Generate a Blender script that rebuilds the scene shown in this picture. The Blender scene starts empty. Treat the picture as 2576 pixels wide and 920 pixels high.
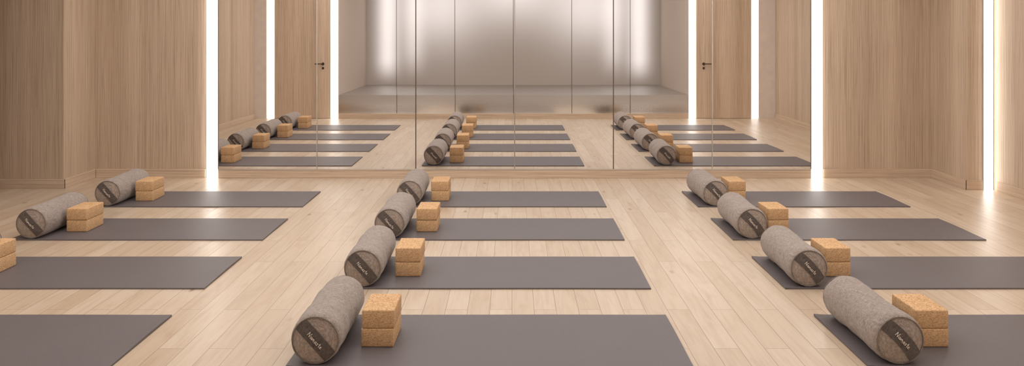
import bpy, bmesh, math, random
from mathutils import Vector, Matrix, noise
random.seed(4)
C = bpy.context
scene = C.scene
col = scene.collection
scene.view_settings.view_transform = 'Standard'
scene.view_settings.look = 'None'

def lin(r, g, b):
    f = lambda c: (c/255/12.92) if c/255 <= 0.04045 else ((c/255+0.055)/1.055)**2.4
    return (f(r), f(g), f(b), 1)

# ------------------------------------------------------------ node helpers
def new_mat(name):
    m = bpy.data.materials.new(name); m.use_nodes = True
    nt = m.node_tree
    return m, nt, nt.nodes['Principled BSDF']
def mathn(nt, op, a, b=None, clamp=False):
    n = nt.nodes.new('ShaderNodeMath'); n.operation = op; n.use_clamp = clamp
    for i, v in enumerate([a, b]):
        if v is None: continue
        if isinstance(v, (int, float)): n.inputs[i].default_value = v
        else: nt.links.new(v, n.inputs[i])
    return n.outputs[0]
def ramp(nt, fac, stops):
    r = nt.nodes.new('ShaderNodeValToRGB')
    el = r.color_ramp.elements
    while len(el) < len(stops): el.new(0.5)
    for e, (p, c) in zip(el, stops):
        e.position = p; e.color = c
    nt.links.new(fac, r.inputs[0])
    return r.outputs[0]
def mixc(nt, fac, a, b, mode='MIX'):
    n = nt.nodes.new('ShaderNodeMix'); n.data_type = 'RGBA'; n.blend_type = mode
    for sock, v in ((n.inputs[0], fac), (n.inputs[6], a), (n.inputs[7], b)):
        if isinstance(v, (int, float, tuple)): sock.default_value = v
        else: nt.links.new(v, sock)
    return n.outputs[2]
def noise_t(nt, vec, scale, detail=4, rough=0.55, dist=0):
    n = nt.nodes.new('ShaderNodeTexNoise')
    n.inputs['Scale'].default_value = scale; n.inputs['Detail'].default_value = detail
    n.inputs['Roughness'].default_value = rough; n.inputs['Distortion'].default_value = dist
    nt.links.new(vec, n.inputs['Vector'])
    return n.outputs['Fac']
def bump(nt, bs, h, strength, dist=0.01):
    b = nt.nodes.new('ShaderNodeBump'); b.inputs['Strength'].default_value = strength
    b.inputs['Distance'].default_value = dist
    nt.links.new(h, b.inputs['Height']); nt.links.new(b.outputs[0], bs.inputs['Normal'])
def objxyz(nt):
    tc = nt.nodes.new('ShaderNodeTexCoord'); s = nt.nodes.new('ShaderNodeSeparateXYZ')
    nt.links.new(tc.outputs['Object'], s.inputs[0]); return tc.outputs['Object'], s.outputs
def comb(nt, x, y, z):
    n = nt.nodes.new('ShaderNodeCombineXYZ')
    for i, v in enumerate((x, y, z)):
        if isinstance(v, (int, float)): n.inputs[i].default_value = v
        else: nt.links.new(v, n.inputs[i])
    return n.outputs[0]

# ------------------------------------------------------------ materials
def wood_wall(name, horizontal=False, tone=1.0):
    m, nt, bs = new_mat(name)
    _, s = objxyz(nt)
    if horizontal:
        u = s[2]; v = mathn(nt, 'ADD', s[0], s[1])
    else:
        u = mathn(nt, 'ADD', s[0], s[1]); v = s[2]
    fine = noise_t(nt, comb(nt, mathn(nt, 'MULTIPLY', u, 170), mathn(nt, 'MULTIPLY', v, 1.3), 0), 1.0, 5, 0.7)
    streak = noise_t(nt, comb(nt, mathn(nt, 'MULTIPLY', u, 55), mathn(nt, 'MULTIPLY', v, 0.15), 7), 1.0, 3, 0.6)
    band = noise_t(nt, comb(nt, mathn(nt, 'MULTIPLY', u, 4), mathn(nt, 'MULTIPLY', v, 0.05), 3), 1.0, 2, 0.5)
    c1 = ramp(nt, band, [(0.3, lin(190*tone, 168*tone, 146*tone)), (0.72, lin(215*tone, 194*tone, 172*tone))])
    d1 = ramp(nt, fine, [(0.36, (0.58, 0.54, 0.51, 1)), (0.52, (1, 1, 1, 1)), (0.75, (1.06, 1.06, 1.06, 1))])
    c2 = mixc(nt, 0.78, c1, d1, 'MULTIPLY')
    d2 = ramp(nt, streak, [(0.36, (0.80, 0.76, 0.73, 1)), (0.56, (1, 1, 1, 1))])
    c3 = mixc(nt, 0.55, c2, d2, 'MULTIPLY')
    nt.links.new(c3, bs.inputs['Base Color'])
    bs.inputs['Roughness'].default_value = 0.6
    bs.inputs['Specular IOR Level'].default_value = 0.3
    bump(nt, bs, fine, 0.12, 0.004)
    return m
M_wood = wood_wall('wood_veneer')
M_door = wood_wall('wood_veneer_door', False, 1.07)
M_base = wood_wall('wood_skirting', True, 1.05)

def floor_mat():
    m, nt, bs = new_mat('oak_planks')
    vec, s = objxyz(nt)
    sw = comb(nt, s[1], s[0], 0)
    br = nt.nodes.new('ShaderNodeTexBrick')
    br.offset = 0.37; br.offset_frequency = 2; br.squash = 1
    br.inputs['Scale'].default_value = 1
    br.inputs['Brick Width'].default_value = 1.35
    br.inputs['Row Height'].default_value = 0.12
    br.inputs['Mortar Size'].default_value = 0.0015
    br.inputs['Mortar Smooth'].default_value = 0.3
    br.inputs['Color1'].default_value = (0, 0, 0, 1)
    br.inputs['Color2'].default_value = (1, 1, 1, 1)
    br.inputs['Mortar'].default_value = (0.5, 0.5, 0.5, 1)
    nt.links.new(sw, br.inputs['Vector'])
    tone = ramp(nt, br.outputs['Color'], [(0.0, lin(198, 177, 154)), (0.5, lin(204, 185, 163)), (1.0, lin(210, 192, 172))])
    off = mathn(nt, 'MULTIPLY', br.outputs['Color'], 13.0)
    g = noise_t(nt, comb(nt, mathn(nt, 'MULTIPLY', s[0], 40), mathn(nt, 'MULTIPLY', s[1], 2.4), off), 1, 6, 0.65, 0.6)
    g2 = noise_t(nt, comb(nt, mathn(nt, 'MULTIPLY', s[0], 7), mathn(nt, 'MULTIPLY', s[1], 1.8), off), 1, 3, 0.6, 1.0)
    c = mixc(nt, 0.6, tone, ramp(nt, g, [(0.32, (0.83, 0.78, 0.74, 1)), (0.55, (1, 1, 1, 1))]), 'MULTIPLY')
    c = mixc(nt, 0.5, c, ramp(nt, g2, [(0.28, (0.80, 0.71, 0.63, 1)), (0.48, (1, 1, 1, 1))]), 'MULTIPLY')
    vo = nt.nodes.new('ShaderNodeTexVoronoi'); vo.inputs['Scale'].default_value = 1.0
    nt.links.new(comb(nt, mathn(nt, 'MULTIPLY', s[0], 5.0), mathn(nt, 'MULTIPLY', s[1], 2.0), 0), vo.inputs['Vector'])
    c = mixc(nt, 0.85, c, ramp(nt, vo.outputs['Distance'], [(0.02, (0.42, 0.30, 0.22, 1)), (0.10, (1, 1, 1, 1))]), 'MULTIPLY')
    c = mixc(nt, br.outputs['Fac'], c, lin(144, 120, 101))
    nt.links.new(c, bs.inputs['Base Color'])
    nt.links.new(ramp(nt, g, [(0.2, (0.40,)*3+(1,)), (0.8, (0.32,)*3+(1,))]), bs.inputs['Roughness'])
    bs.inputs['Specular IOR Level'].default_value = 0.6
    bump(nt, bs, mathn(nt, 'SUBTRACT', mathn(nt, 'MULTIPLY', g, 0.15), br.outputs['Fac']), 0.2, 0.002)
    return m
M_floor = floor_mat()

def plain(name, c, rough=0.5, metal=0.0, var=0.04, scale=8, spec=0.5):
    m, nt, bs = new_mat(name)
    vec, s = objxyz(nt)
    n = noise_t(nt, vec, scale, 3)
    a = tuple(max(0, x*(1-var)) for x in c[:3])+(1,); b = tuple(x*(1+var) for x in c[:3])+(1,)
    nt.links.new(ramp(nt, n, [(0.3, a), (0.7, b)]), bs.inputs['Base Color'])
    bs.inputs['Roughness'].default_value = rough; bs.inputs['Metallic'].default_value = metal
    bs.inputs['Specular IOR Level'].default_value = spec
    return m
M_ceil = plain('white_plaster', lin(240, 234, 228), 0.8)
M_pale = plain('pale_plaster', lin(226, 215, 206), 0.7)
M_mirror = plain('silvered_mirror', (0.90, 0.89, 0.885, 1), 0.0, 1.0, 0.0)
def frost_shade_grad():
    # frosting film rougher with height; base colour darkened upward as painted shade
    m, nt, bs = new_mat('frosted_mirror')
    _, s = objxyz(nt)
    def mr(a, b):
        n = nt.nodes.new('ShaderNodeMapRange'); n.interpolation_type = 'SMOOTHSTEP'
        nt.links.new(s[2], n.inputs[0]); n.inputs[1].default_value = 0.10; n.inputs[2].default_value = 0.40
        n.inputs[3].default_value = a; n.inputs[4].default_value = b
        return n.outputs[0]
    nt.links.new(mr(0.15, 0.42), bs.inputs['Roughness'])
    bs.inputs['Metallic'].default_value = 1.0
    nt.links.new(mixc(nt, mr(0.0, 1.0), (0.84, 0.81, 0.78, 1), (0.60, 0.575, 0.55, 1)), bs.inputs['Base Color'])
    return m
M_frost = frost_shade_grad()
M_frost_soft = plain('satin_glass_panel', lin(214, 200, 188), 0.6, 0.0, 0.01, 2, 0.2)
M_seam = plain('bronze_joint', lin(120, 104, 92), 0.4, 0.6)
M_alu = plain('brushed_aluminium', (0.75, 0.73, 0.70, 1), 0.3, 1.0)
M_dark = plain('dark_bronze_metal', lin(92, 80, 72), 0.35, 0.8)

def led_mat(name, strength):
    m, nt, bs = new_mat(name)
    bs.inputs['Base Color'].default_value = (0.9, 0.9, 0.9, 1)
    bs.inputs['Emission Color'].default_value = (1.0, 0.95, 0.89, 1)
    bs.inputs['Emission Strength'].default_value = strength
    return m
M_led = led_mat('led_diffuser', 5.0)
M_led_dim = led_mat('led_diffuser_dimmed', 2.4)

# frosted wall; emission lobes paint its blurred strip reflections and haze, no lamps behind
def painted_glow():
    m, nt, bs = new_mat('frosted_glass_painted_glow')
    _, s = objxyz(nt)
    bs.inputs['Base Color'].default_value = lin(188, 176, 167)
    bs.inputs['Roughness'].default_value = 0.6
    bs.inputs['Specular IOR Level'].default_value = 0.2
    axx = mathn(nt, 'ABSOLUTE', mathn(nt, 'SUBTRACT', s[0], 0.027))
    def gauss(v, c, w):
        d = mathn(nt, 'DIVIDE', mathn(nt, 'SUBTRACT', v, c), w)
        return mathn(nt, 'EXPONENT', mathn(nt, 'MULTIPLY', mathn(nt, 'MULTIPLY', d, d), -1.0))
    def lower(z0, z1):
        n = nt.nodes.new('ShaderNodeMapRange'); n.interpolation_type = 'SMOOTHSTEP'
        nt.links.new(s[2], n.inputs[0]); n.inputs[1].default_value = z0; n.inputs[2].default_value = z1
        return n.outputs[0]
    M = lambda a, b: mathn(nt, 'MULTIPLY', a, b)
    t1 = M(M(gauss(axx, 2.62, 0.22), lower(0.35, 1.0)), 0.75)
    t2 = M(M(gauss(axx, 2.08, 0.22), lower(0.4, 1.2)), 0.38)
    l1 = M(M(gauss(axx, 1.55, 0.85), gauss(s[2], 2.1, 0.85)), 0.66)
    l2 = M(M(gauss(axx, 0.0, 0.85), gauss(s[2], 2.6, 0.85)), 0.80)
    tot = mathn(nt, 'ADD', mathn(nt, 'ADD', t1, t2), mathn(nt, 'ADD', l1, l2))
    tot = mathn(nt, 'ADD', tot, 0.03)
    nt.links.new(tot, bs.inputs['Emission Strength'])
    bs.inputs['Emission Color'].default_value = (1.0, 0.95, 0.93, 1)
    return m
M_back = painted_glow()

def mat_rubber():
    m, nt, bs = new_mat('mat_rubber')
    vec, s = objxyz(nt)
    n = noise_t(nt, vec, 260, 2); n2 = noise_t(nt, vec, 3, 2)
    c = ramp(nt, n, [(0.35, lin(99, 93, 95)), (0.65, lin(112, 105, 107))])
    c = mixc(nt, 0.3, c, ramp(nt, n2, [(0.3, (0.85,)*3+(1,)), (0.7, (1,)*3+(1,))]), 'MULTIPLY')
    nt.links.new(c, bs.inputs['Base Color'])
    bs.inputs['Roughness'].default_value = 0.5
    bump(nt, bs, n, 0.25, 0.001)
    return m
M_mat = mat_rubber()

def fabric(name, c1, c2, c3, sc=340):
    m, nt, bs = new_mat(name)
    vec, s = objxyz(nt)
    n = noise_t(nt, vec, sc, 3, 0.7)
    # fine threads running around the roll
    th = noise_t(nt, comb(nt, mathn(nt, 'MULTIPLY', s[0], 60), mathn(nt, 'MULTIPLY', s[1], 420), mathn(nt, 'MULTIPLY', s[2], 60)), 1, 2, 0.6)
    n2 = noise_t(nt, comb(nt, mathn(nt, 'MULTIPLY', s[0], 60), mathn(nt, 'MULTIPLY', s[1], 25), mathn(nt, 'MULTIPLY', s[2], 60)), 1, 4, 0.7, 1.5)
    nn = mathn(nt, 'ADD', mathn(nt, 'MULTIPLY', n, 0.55), mathn(nt, 'MULTIPLY', th, 0.45))
    c = ramp(nt, nn, [(0.38, c1), (0.5, c2), (0.62, c3)])
    c = mixc(nt, 0.55, c, ramp(nt, n2, [(0.38, (0.76, 0.75, 0.74, 1)), (0.6, (1.06, 1.06, 1.06, 1))]), 'MULTIPLY')
    nt.links.new(c, bs.inputs['Base Color'])
    bs.inputs['Roughness'].default_value = 0.9
    bs.inputs['Specular IOR Level'].default_value = 0.2
    bs.inputs['Sheen Weight'].default_value = 0.25
    w = noise_t(nt, comb(nt, mathn(nt, 'MULTIPLY', s[0], 14), mathn(nt, 'MULTIPLY', s[1], 9), mathn(nt, 'MULTIPLY', s[2], 14)), 1, 2, 0.5, 0.8)
    h = mathn(nt, 'ADD', mathn(nt, 'MULTIPLY', nn, 0.15), w)
    bump(nt, bs, h, 0.7, 0.016)
    return m
M_fab = fabric('heather_wool', lin(124, 113, 106), lin(162, 149, 141), lin(192, 180, 172))
M_end = fabric('grey_brown_wool', lin(136, 123, 114), lin(163, 149, 139), lin(184, 170, 160), 280)
M_band = fabric('dark_wool_band', lin(78, 70, 66), lin(96, 87, 82), lin(112, 103, 97))
M_pipe = fabric('dark_piping', lin(110, 100, 93), lin(132, 121, 113), lin(146, 136, 128))
M_thread = plain('cream_thread', lin(238, 228, 217), 0.8)

def cork():
    m, nt, bs = new_mat('cork')
    vec, s = objxyz(nt)
    vo = nt.nodes.new('ShaderNodeTexVoronoi'); vo.inputs['Scale'].default_value = 330
    nt.links.new(comb(nt, mathn(nt, 'MULTIPLY', s[0], 0.7), mathn(nt, 'MULTIPLY', s[1], 0.7), mathn(nt, 'MULTIPLY', s[2], 1.8)), vo.inputs['Vector'])
    sep = nt.nodes.new('ShaderNodeSeparateColor'); nt.links.new(vo.outputs['Color'], sep.inputs[0])
    n = noise_t(nt, comb(nt, mathn(nt, 'MULTIPLY', s[0], 60), mathn(nt, 'MULTIPLY', s[1], 60), mathn(nt, 'MULTIPLY', s[2], 190)), 1, 4, 0.7)
    c = ramp(nt, sep.outputs[0], [(0.0, lin(166, 124, 86)), (0.2, lin(207, 165, 120)), (0.6, lin(221, 181, 137)), (1.0, lin(234, 199, 158))])
    c = mixc(nt, 0.55, c, ramp(nt, n, [(0.35, (0.72, 0.65, 0.58, 1)), (0.55, (1, 1, 1, 1))]), 'MULTIPLY')
    nt.links.new(c, bs.inputs['Base Color'])
    bs.inputs['Roughness'].default_value = 0.8
    bs.inputs['Specular IOR Level'].default_value = 0.25
    bump(nt, bs, sep.outputs[0], 0.3, 0.002)
    return m
M_cork = cork()

# ------------------------------------------------------------ mesh helpers
def add(name, me, mat=None, parent=None, **props):
    o = bpy.data.objects.new(name, me)
    if mat is not None and me is not None: me.materials.append(mat)
    col.objects.link(o)
    if parent: o.parent = parent
    for k, v in props.items(): o[k] = v
    return o
def box_mesh(name, x0, x1, y0, y1, z0, z1, bev=0.0, seg=2):
    bm = bmesh.new()
    bmesh.ops.create_cube(bm, size=1)
    for v in bm.verts:
        v.co = Vector(((x0+x1)/2+v.co.x*(x1-x0), (y0+y1)/2+v.co.y*(y1-y0), (z0+z1)/2+v.co.z*(z1-z0)))
    if bev > 0:
        bmesh.ops.bevel(bm, geom=bm.edges[:], offset=bev, segments=seg, profile=0.5, affect='EDGES')
    me = bpy.data.meshes.new(name); bm.to_mesh(me); bm.free(); return me
def multi_box_mesh(name, boxes, bev=0):
    bm = bmesh.new()
    for b in boxes:
        t = box_mesh('t', *b, bev); bm.from_mesh(t); bpy.data.meshes.remove(t)
    me = bpy.data.meshes.new(name); bm.to_mesh(me); bm.free(); return me
def smooth(me, ang=40):
    for p in me.polygons: p.use_smooth = True
    try: me.set_sharp_from_angle(angle=math.radians(ang))
    except Exception: pass

H = 3.0
YM = 7.71          # mirror surface
XC = 0.027
PW = 1.0195        # panel width
YB = 2.36          # opposite wall plane
XL, XR = XC-3*PW, XC+3*PW
S = dict(kind='structure')

# ------------------------------------------------------------ room shell
add('floor', box_mesh('floor', -6.1, 4.75, -0.3, 7.95, -0.1, 0), M_floor, **S)
add('ceiling', box_mesh('ceiling', -6.1, 4.75, -0.3, 7.95, H, H+0.1), M_ceil, **S)
add('wall_front', box_mesh('wall_front', -4.32, 4.35, YM+0.03, YM+0.2, 0, H), M_wood, **S)
add('wall_front_left', box_mesh('w', -6.0, -4.32, 7.2, YM+0.2, 0, H), M_wood, **S)
add('wall_front_right', box_mesh('w', 4.35, 4.7, 7.14, YM+0.2, 0, H), M_wood, **S)
add('wall_right', box_mesh('w', 4.6, 4.7, YB, 7.14, 0, H), M_wood, **S)
add('wall_left', box_mesh('w', -4.6, -4.5, YB, 6.2, 0, H), M_wood, **S)
add('wall_left_recess', multi_box_mesh('w', [(-6.1, -6.0, 6.1, 7.3, 0, H), (-6.0, -4.6, 6.1, 6.2, 0, H)]), M_wood, **S)
# opposite wall: flanking parts in plane YB, centre recessed behind the viewpoint
YR = -0.15
add('wall_back_left', multi_box_mesh('w', [(-4.5, -4.29, YB-0.1, YB, 0, H)]), M_pale, **S)
add('wall_back_right', multi_box_mesh('w', [(4.31, 4.6, YB-0.1, YB, 0, H)]), M_pale, **S)
add('wall_alcove_left', box_mesh('w', XL-0.12, XL, YR, YB-0.03, 0, H), M_frost_soft, **S)
add('wall_alcove_right', box_mesh('w', XR, XR+0.12, YR, YB-0.03, 0, H), M_frost_soft, **S)
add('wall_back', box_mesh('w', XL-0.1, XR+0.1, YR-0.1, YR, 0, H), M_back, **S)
add('wall_plinth', box_mesh('w', XL+0.002, XR-0.002, YR+0.002, YB, 0, 0.41), M_frost, **S)

# joints of the opposite panels
for i, k in enumerate((-2, -1, 0, 1, 2)):
    a = XC + k*PW; b = XC + k*1.217
    bm = bmesh.new()
    w = 0.005
    pts = [(a, YB+0.003, 0.09), (a, YB+0.003, 0.413), (b, YR+0.006, 0.413), (b, YR+0.006, H)]
    prev = None
    for p in pts:
        v1 = bm.verts.new((p[0]-w, p[1], p[2])); v2 = bm.verts.new((p[0]+w, p[1], p[2]))
        if prev: bm.faces.new((prev[0], prev[1], v2, v1))
        prev = (v1, v2)
    me = bpy.data.meshes.new('joint'); bm.to_mesh(me); bm.free()
    add('trim_%d' % (i+1), me, M_seam, **S)

# skirting boards
def base(name, x0, x1, y0, y1, h=0.09):
    add(name, box_mesh(name, x0, x1, y0, y1, 0, h, 0.002, 1), M_base, **S)
base('baseboard_front', -3.03, 3.085, YM-0.004, YM+0.03, 0.085)
base('baseboard_front_left', -4.30, -3.17, YM+0.012, YM+0.03)
base('baseboard_front_right', 3.22, 4.335, YM+0.012, YM+0.03)
base('baseboard_left_return', -4.32, -4.304, 7.185, YM+0.03)
base('baseboard_left_pier', -6.0, -4.304, 7.184, 7.2)
base('baseboard_right_return', 4.334, 4.35, 7.125, YM+0.03)
base('baseboard_right_pier', 4.334, 4.49, 7.124, 7.14)
base('baseboard_right', 4.585, 4.6, YB, 7.07)
base('baseboard_left', -4.5, -4.485, YB, 6.2)
base('baseboard_back', XL+0.005, XR-0.005, YB, YB+0.015, 0.085)

# ------------------------------------------------------------ mirrors
for i in range(6):
    x0 = XL + i*PW + 0.004; x1 = x0 + PW - 0.008
    o = add('wall_mirror', box_mesh('mirror', -PW/2+0.004, PW/2-0.004, 0, 0.02, 0, 2.86, 0.0015, 1), M_mirror,
            label='tall frameless silvered mirror panel fixed to the wood wall', category='mirror', group='mirror panels on the studio wall')
    o.location = ((x0+x1)/2, YM, 0.094)
for i in range(7):
    xx = XL + i*PW
    add('trim_%d' % (10+i), box_mesh('t', xx-0.0035, xx+0.0035, YM-0.001, YM+0.03, 0.094, 2.95), M_alu if i % 2 else M_seam, **S)
add('trim_20', box_mesh('t', XL, XR, YM-0.006, YM+0.03, 0.085, 0.094), M_alu, **S)

# ------------------------------------------------------------ LED strips (diffuser stands proud so that it grazes the wall beside it)
def led(x0, x1, ysurf, facing, label, d=0.042, mt=None):
    w = x1-x0
    e = bpy.data.objects.new('led_light_strip', None); col.objects.link(e)
    e.empty_display_size = 0.1
    e.location = ((x0+x1)/2, ysurf, 0)
    e['label'] = label; e['category'] = 'light'; e['group'] = 'vertical light strips'
    s = facing
    t = 0.003
    ya, yb = sorted((0.0, s*0.012)); yc = sorted((0.0, s*0.005))
    add('channel', multi_box_mesh('channel', [(-w/2, -w/2+t, ya, yb, 0.002, H-0.002), (w/2-t, w/2, ya, yb, 0.002, H-0.002),
        (-w/2+t, w/2-t, yc[0], yc[1], 0.002, H-0.002)]), M_alu, e)
    # rounded diffuser profile
    bm = bmesh.new(); hw = w/2-t-0.0005; r = 0.012; prof = [(-hw, 0.006)]
    for k in range(7):
        a = math.pi/2*k/6; prof.append((-hw+r-r*math.cos(a), d-r+r*math.sin(a)))
    for k in range(7):
        a = math.pi/2*(1-k/6); prof.append((hw-r+r*math.cos(a), d-r+r*math.sin(a)))
    prof.append((hw, 0.006))
    lo = [bm.verts.new((x, s*y, 0.002)) for x, y in prof]; hi = [bm.verts.new((x, s*y, H-0.002)) for x, y in prof]
    n = len(prof)
    for k in range(n):
        bm.faces.new((lo[k], lo[(k+1) % n], hi[(k+1) % n], hi[k]))
    bm.faces.new(lo); bm.faces.new(hi)
    bmesh.ops.recalc_face_normals(bm, faces=bm.faces[:])
    me = bpy.data.meshes.new('diffuser'); bm.to_mesh(me); bm.free(); smooth(me)
    add('diffuser', me, mt or M_led, e)
lb = 'glowing white vertical light strip beside the mirror panels'
lb2 = 'glowing white vertical light strip beside a wood door'
led(-3.154, -3.040, YM+0.03, -1, lb)
led(3.094, 3.208, YM+0.03, -1, lb)
led(-3.168, -3.040, YB-0.03, 1, lb2, 0.034)
led(3.092, 3.214, YB-0.03, 1, lb2, 0.034)
led(-4.285, -4.155, YB-0.03, 1, lb2, 0.034, M_led_dim)
led(4.185, 4.307, YB-0.03, 1, lb2, 0.034, M_led_dim)
led(4.498, 4.588, 7.14, -1, 'glowing white vertical light strip in the wall corner', 0.028)

# ------------------------------------------------------------ doors
for i, (x0, x1, sg) in enumerate([(-4.153, -3.172, 1), (3.218, 4.183, -1)]):
    d = add('door_%d' % (i+1), box_mesh('door', x0, x1, YB-0.05, YB, 0.004, H-0.004, 0.002, 1), M_door, **S)
    hx = (x1-0.13) if sg == 1 else (x0+0.13)
    hz = 0.955
    bm = bmesh.new()
    def cyl(p, q, r):
        p = Vector(p); q = Vector(q); dv = q-p
        ret = bmesh.ops.create_cone(bm, cap_ends=True, segments=16, radius1=r, radius2=r, depth=dv.length)
        mt = Matrix.Translation((p+q)/2) @ dv.to_track_quat('Z', 'Y').to_matrix().to_4x4()
        bmesh.ops.transform(bm, matrix=mt, verts=ret['verts'])
    cyl((hx, YB, hz), (hx, YB+0.012, hz), 0.024)
    cyl((hx, YB, hz), (hx, YB+0.055, hz), 0.009)
    cyl((hx+sg*0.012, YB+0.05, hz), (hx-sg*0.13, YB+0.05, hz), 0.009)
    me = bpy.data.meshes.new('lever'); bm.to_mesh(me); bm.free(); smooth(me)
    add('door_handle', me, M_dark, d, label='dark bronze lever handle')
    bm = bmesh.new()
    cyl((hx, YB, hz-0.075), (hx, YB+0.010, hz-0.075), 0.021)
    me = bpy.data.meshes.new('keyhole'); bm.to_mesh(me); bm.free(); smooth(me)
    add('keyhole_plate', me, M_dark, d)

# ------------------------------------------------------------ yoga mats
def mat_mesh():
    L, W, T = 1.825, 0.612, 0.008
    bm = bmesh.new(); nx, ny = 40, 14
    def z(x, y):
        e = max(0, abs(x)/(L/2)-0.93)/0.07
        return 0.004*e*e*(0.5+0.5*math.sin(y*9+x))
    top = [[None]*(ny+1) for _ in range(nx+1)]; bot = [[None]*(ny+1) for _ in range(nx+1)]
    for i in range(nx+1):
        for j in range(ny+1):
            x = (i/nx-0.5)*L; y = (j/ny-0.5)*W
            y += 0.0015*math.sin(x*5.0)
            dz = z(x, y)
            top[i][j] = bm.verts.new((x, y, T+dz)); bot[i][j] = bm.verts.new((x, y, 0.0+dz*0.6))
    for i in range(nx):
        for j in range(ny):
            bm.faces.new((top[i][j], top[i+1][j], top[i+1][j+1], top[i][j+1]))
            bm.faces.new((bot[i][j], bot[i][j+1], bot[i+1][j+1], bot[i+1][j]))
    for i in range(nx):
        bm.faces.new((bot[i][0], bot[i+1][0], top[i+1][0], top[i][0]))
        bm.faces.new((top[i][ny], top[i+1][ny], bot[i+1][ny], bot[i][ny]))
    for j in range(ny):
        bm.faces.new((top[0][j], top[0][j+1], bot[0][j+1], bot[0][j]))
        bm.faces.new((bot[nx][j], bot[nx][j+1], top[nx][j+1], top[nx][j]))
    me = bpy.data.meshes.new('yoga_mat'); bm.to_mesh(me); bm.free(); smooth(me, 50)
    me.materials.append(M_mat); return me
ME_mat = mat_mesh()

# ------------------------------------------------------------ bolster
R, BL = 0.113, 0.565
def rad_at(t):       # t in 0..1 along the half length to the end
    return R*(1-0.10*max(0, (t-0.91)/0.09)**2) * (1-0.01*math.cos(t*5))
def body_mesh():
    bm = bmesh.new(); n, s = 44, 56
    rings = []
    for i in range(n+1):
        t = math.sin((i/n-0.5)*math.pi)  # denser near the ends
        y = t*BL/2; r = rad_at(abs(t)); ring = []
        for j in range(s):
            a = 2*math.pi*j/s
            q = Vector((math.cos(a)*0.35, y*5, math.sin(a)*0.35))
            rr = r + 0.005*noise.noise(q*2.3) + 0.003*noise.noise(Vector((math.cos(a)*2.2, y*16, math.sin(a)*2.2)))
            x, zz = math.cos(a)*rr, math.sin(a)*rr
            if zz < -R*0.955: zz = -R*0.955
            ring.append(bm.verts.new((x, y, zz+R*0.955)))
        rings.append(ring)
    for i in range(n):
        for j in range(s):
            bm.faces.new((rings[i][j], rings[i][(j+1) % s], rings[i+1][(j+1) % s], rings[i+1][j]))
    bmesh.ops.recalc_face_normals(bm, faces=bm.faces[:])
    me = bpy.data.meshes.new('cover'); bm.to_mesh(me); bm.free(); smooth(me, 60)
    me.materials.append(M_fab); return me
RE = R*0.905
CZ = R*0.955
def ybulge(r): return BL/2 + 0.018*(1-(r/RE)**2)
def end_mesh(sg):
    bm = bmesh.new(); nr, s = 10, 56
    c = bm.verts.new((0, sg*ybulge(0), CZ)); prev = None
    for i in range(1, nr+1):
        r = RE*i/nr; ring = []
        for j in range(s):
            a = 2*math.pi*j/s
            ring.append(bm.verts.new((math.cos(a)*r, sg*(ybulge(r)+0.0015*noise.noise(Vector((math.cos(a)*r*30, sg, math.sin(a)*r*30)))), CZ+math.sin(a)*r)))
        for j in range(s):
            if prev is None: bm.faces.new((c, ring[j], ring[(j+1) % s]))
            else: bm.faces.new((prev[j], ring[j], ring[(j+1) % s], prev[(j+1) % s]))
        prev = ring
    bmesh.ops.recalc_face_normals(bm, faces=bm.faces[:])
    me = bpy.data.meshes.new('end_panel'); bm.to_mesh(me); bm.free(); smooth(me, 80)
    me.materials.append(M_end); return me
def piping_mesh(sg):
    bm = bmesh.new(); s, q = 64, 8; rp = 0.0030; rows = []
    for j in range(s):
        a = 2*math.pi*j/s; row = []
        for k in range(q):
            b = 2*math.pi*k/q; rr = RE+0.002+rp*math.cos(b)
            row.append(bm.verts.new((math.cos(a)*rr, sg*(BL/2+rp*0.6)+rp*math.sin(b), CZ+math.sin(a)*rr)))
        rows.append(row)
    for j in range(s):
        for k in range(q):
            bm.faces.new((rows[j][k], rows[(j+1) % s][k], rows[(j+1) % s][(k+1) % q], rows[j][(k+1) % q]))
    bmesh.ops.recalc_face_normals(bm, faces=bm.faces[:])
    me = bpy.data.meshes.new('piping'); bm.to_mesh(me); bm.free(); smooth(me, 80)
    me.materials.append(M_pipe); return me
BA = math.radians(-48)
ax = Vector((math.cos(BA), math.sin(BA))); pr = Vector((-ax.y, ax.x))
def band_mesh(sg):
    bm = bmesh.new(); n, m = 26, 6; bw = 0.064; grid = []
    for i in range(n+1):
        row = []
        for j in range(m+1):
            t = (j/m-0.5)*bw
            mx = math.sqrt((RE*0.985)**2-t*t)
            s_ = (i/n*2-1)*mx
            tt = t + 0.009*(1-(s_/RE)**2)      # gentle curve of the strap
            p = ax*s_+pr*tt
            row.append(bm.verts.new((p.x, sg*(ybulge(min(p.length, RE))+0.0035), CZ+p.y)))
        grid.append(row)
    for i in range(n):
        for j in range(m):
            bm.faces.new((grid[i][j], grid[i+1][j], grid[i+1][j+1], grid[i][j+1]))
    bmesh.ops.recalc_face_normals(bm, faces=bm.faces[:])
    me = bpy.data.meshes.new('label_band'); bm.to_mesh(me); bm.free(); smooth(me, 80)
    me.materials.append(M_band); return me
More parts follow.
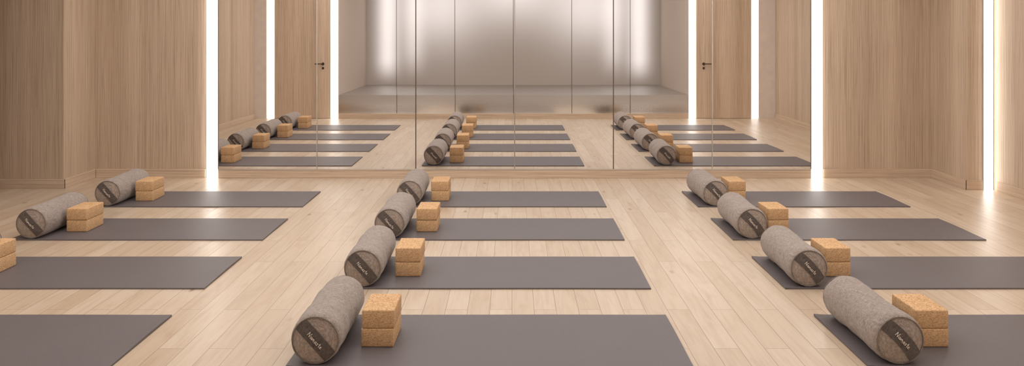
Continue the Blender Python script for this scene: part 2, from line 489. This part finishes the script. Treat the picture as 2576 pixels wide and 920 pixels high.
GL = {
 'N': (0.80, [[(0, 0), (0.02, 0.5), (0.04, 1)], [(0.04, 1), (0.3, 0.5), (0.58, 0)], [(0.58, 0), (0.6, 0.5), (0.64, 1.08)]]),
 'a': (0.66, [[(.48, .5), (.25, .56), (.05, .28), (.18, 0), (.4, .12), (.48, .5), (.47, .12), (.62, .02)]]),
 'm': (0.80, [[(0, 0), (.02, .55), (.02, .3), (.16, .56), (.28, .42), (.29, 0), (.3, .35), (.46, .56), (.58, .4), (.6, .05), (.7, 0)]]),
 's': (0.54, [[(.4, .52), (.15, .56), (.06, .42), (.34, .2), (.3, .03), (.03, .02)]]),
 't': (0.50, [[(.2, 1.0), (.18, .12), (.36, 0)], [(0, .62), (.42, .66)]]),
 'e': (0.60, [[(.05, .26), (.42, .34), (.36, .53), (.18, .54), (.04, .26), (.18, 0), (.48, .1)]]),
}
def letter_mesh(sg):
    cu = bpy.data.curves.new('lettering', 'CURVE'); cu.dimensions = '3D'
    cu.bevel_depth = 0.0012; cu.bevel_resolution = 1; cu.resolution_u = 4
    h = 0.0195; word = 'Namaste'
    tot = sum(GL[c][0] for c in word)*h; x = -tot/2
    for c in word:
        adv, strokes = GL[c]
        for st in strokes:
            sp = cu.splines.new('NURBS'); sp.points.add(len(st)-1)
            sp.order_u = 3; sp.use_endpoint_u = True
            for p, (u, v) in zip(sp.points, st):
                tx = x+u*h; ty = (v-0.45)*h
                if sg > 0: tx, ty = -tx, ty
                q = ax*tx+pr*(ty+0.006)
                p.co = (q.x, sg*(ybulge(q.length)+0.0048), CZ+q.y, 1)
        x += adv*h
    o = bpy.data.objects.new('tmp', cu); col.objects.link(o)
    C.view_layer.update()
    me = bpy.data.meshes.new_from_object(o.evaluated_get(C.evaluated_depsgraph_get()))
    bpy.data.objects.remove(o); me.name = 'lettering'
    me.materials.clear(); me.materials.append(M_thread); return me
parts = dict(cover=body_mesh(), end=[end_mesh(s) for s in (-1, 1)], pipe=[piping_mesh(s) for s in (-1, 1)],
             band=[band_mesh(s) for s in (-1, 1)], let=[letter_mesh(s) for s in (-1, 1)])

# ------------------------------------------------------------ cork block
BH = 0.0865
def block_mesh():
    bm = bmesh.new()
    t = box_mesh('t', -0.0775, 0.0775, -0.115, 0.115, 0, BH, 0.006, 3); bm.from_mesh(t)
    me = bpy.data.meshes.new('yoga_block'); bm.to_mesh(me); bm.free(); smooth(me, 40)
    me.materials.append(M_cork); return me
ME_block = block_mesh()

for ci, (mx, bo, ko) in enumerate(((-2.712, -0.780, -0.548), (-0.100, -0.782, -0.538), (2.510, -0.764, -0.514))):
    for ri in range(4):
        my = 3.65 + 1.025*ri
        m = add('yoga_mat', ME_mat, None, label='dark grey rubber yoga mat unrolled on the oak floor', category='yoga mat', group='yoga mats on the studio floor')
        m.location = (mx, my, 0.0005)
        m.rotation_euler.z = math.radians(random.uniform(-0.15, 0.15))
        e = bpy.data.objects.new('bolster', None); col.objects.link(e)
        e.empty_display_size = 0.1
        e['label'] = 'round grey heathered wool bolster lying across the yoga mat end'
        e['category'] = 'bolster'; e['group'] = 'bolsters on the yoga mats'
        e.location = (mx+bo+random.uniform(-.004, .004), my-0.005, 0.0095)
        e.rotation_euler.z = math.radians(random.uniform(-1.5, 1.5))
        add('cover', parts['cover'], None, e)
        for k in (0, 1):
            add('end_panel', parts['end'][k], None, e, label='grey brown wool end panel')
            add('piping', parts['pipe'][k], None, e)
            b = add('label_band', parts['band'][k], None, e, label='dark woven band reading Namaste')
            add('lettering', parts['let'][k], None, b, label='cream handwritten Namaste lettering')
        for k in (0, 1):
            b = add('yoga_block', ME_block, None,
                    label=('tan cork yoga block standing on the mat beside a bolster' if k == 0 else 'tan cork yoga block stacked on another cork block'),
                    category='yoga block', group='cork blocks on the yoga mats')
            b.location = (mx+ko+(random.uniform(-.003, .003) if k else 0), my+0.010+(random.uniform(-.003, .003) if k else 0), 0.009+k*(BH+0.0010))
            b.rotation_euler.z = math.radians(random.uniform(-1, 1))

# ------------------------------------------------------------ lamps
def area(name, loc, sx, sy, power, colr=(1, 0.975, 0.95), rot=(0, 0, 0)):
    l = bpy.data.lights.new(name, 'AREA'); l.shape = 'RECTANGLE'; l.size = sx; l.size_y = sy
    l.energy = power; l.color = colr
    o = bpy.data.objects.new(name, l); o.location = loc; o.rotation_euler = rot; col.objects.link(o)
    o['kind'] = 'structure'
    return o
area('ceiling_light', (0, 4.85, H-0.03), 7.5, 4.8, 168)

w = bpy.data.worlds.new('world'); scene.world = w; w.use_nodes = True
w.node_tree.nodes['Background'].inputs[0].default_value = (1, 0.95, 0.9, 1)
w.node_tree.nodes['Background'].inputs[1].default_value = 0.3

# ------------------------------------------------------------ camera
cd = bpy.data.cameras.new('camera'); cam = bpy.data.objects.new('camera', cd); col.objects.link(cam)
cam.location = (0, 0, 1.5); cam.rotation_euler = (math.pi/2, 0, 0)
cd.sensor_fit = 'HORIZONTAL'; cd.sensor_width = 36; cd.lens = 36*1880/2576
cd.shift_y = -(460-82)/2576
cd.clip_start = 0.02
scene.camera = cam
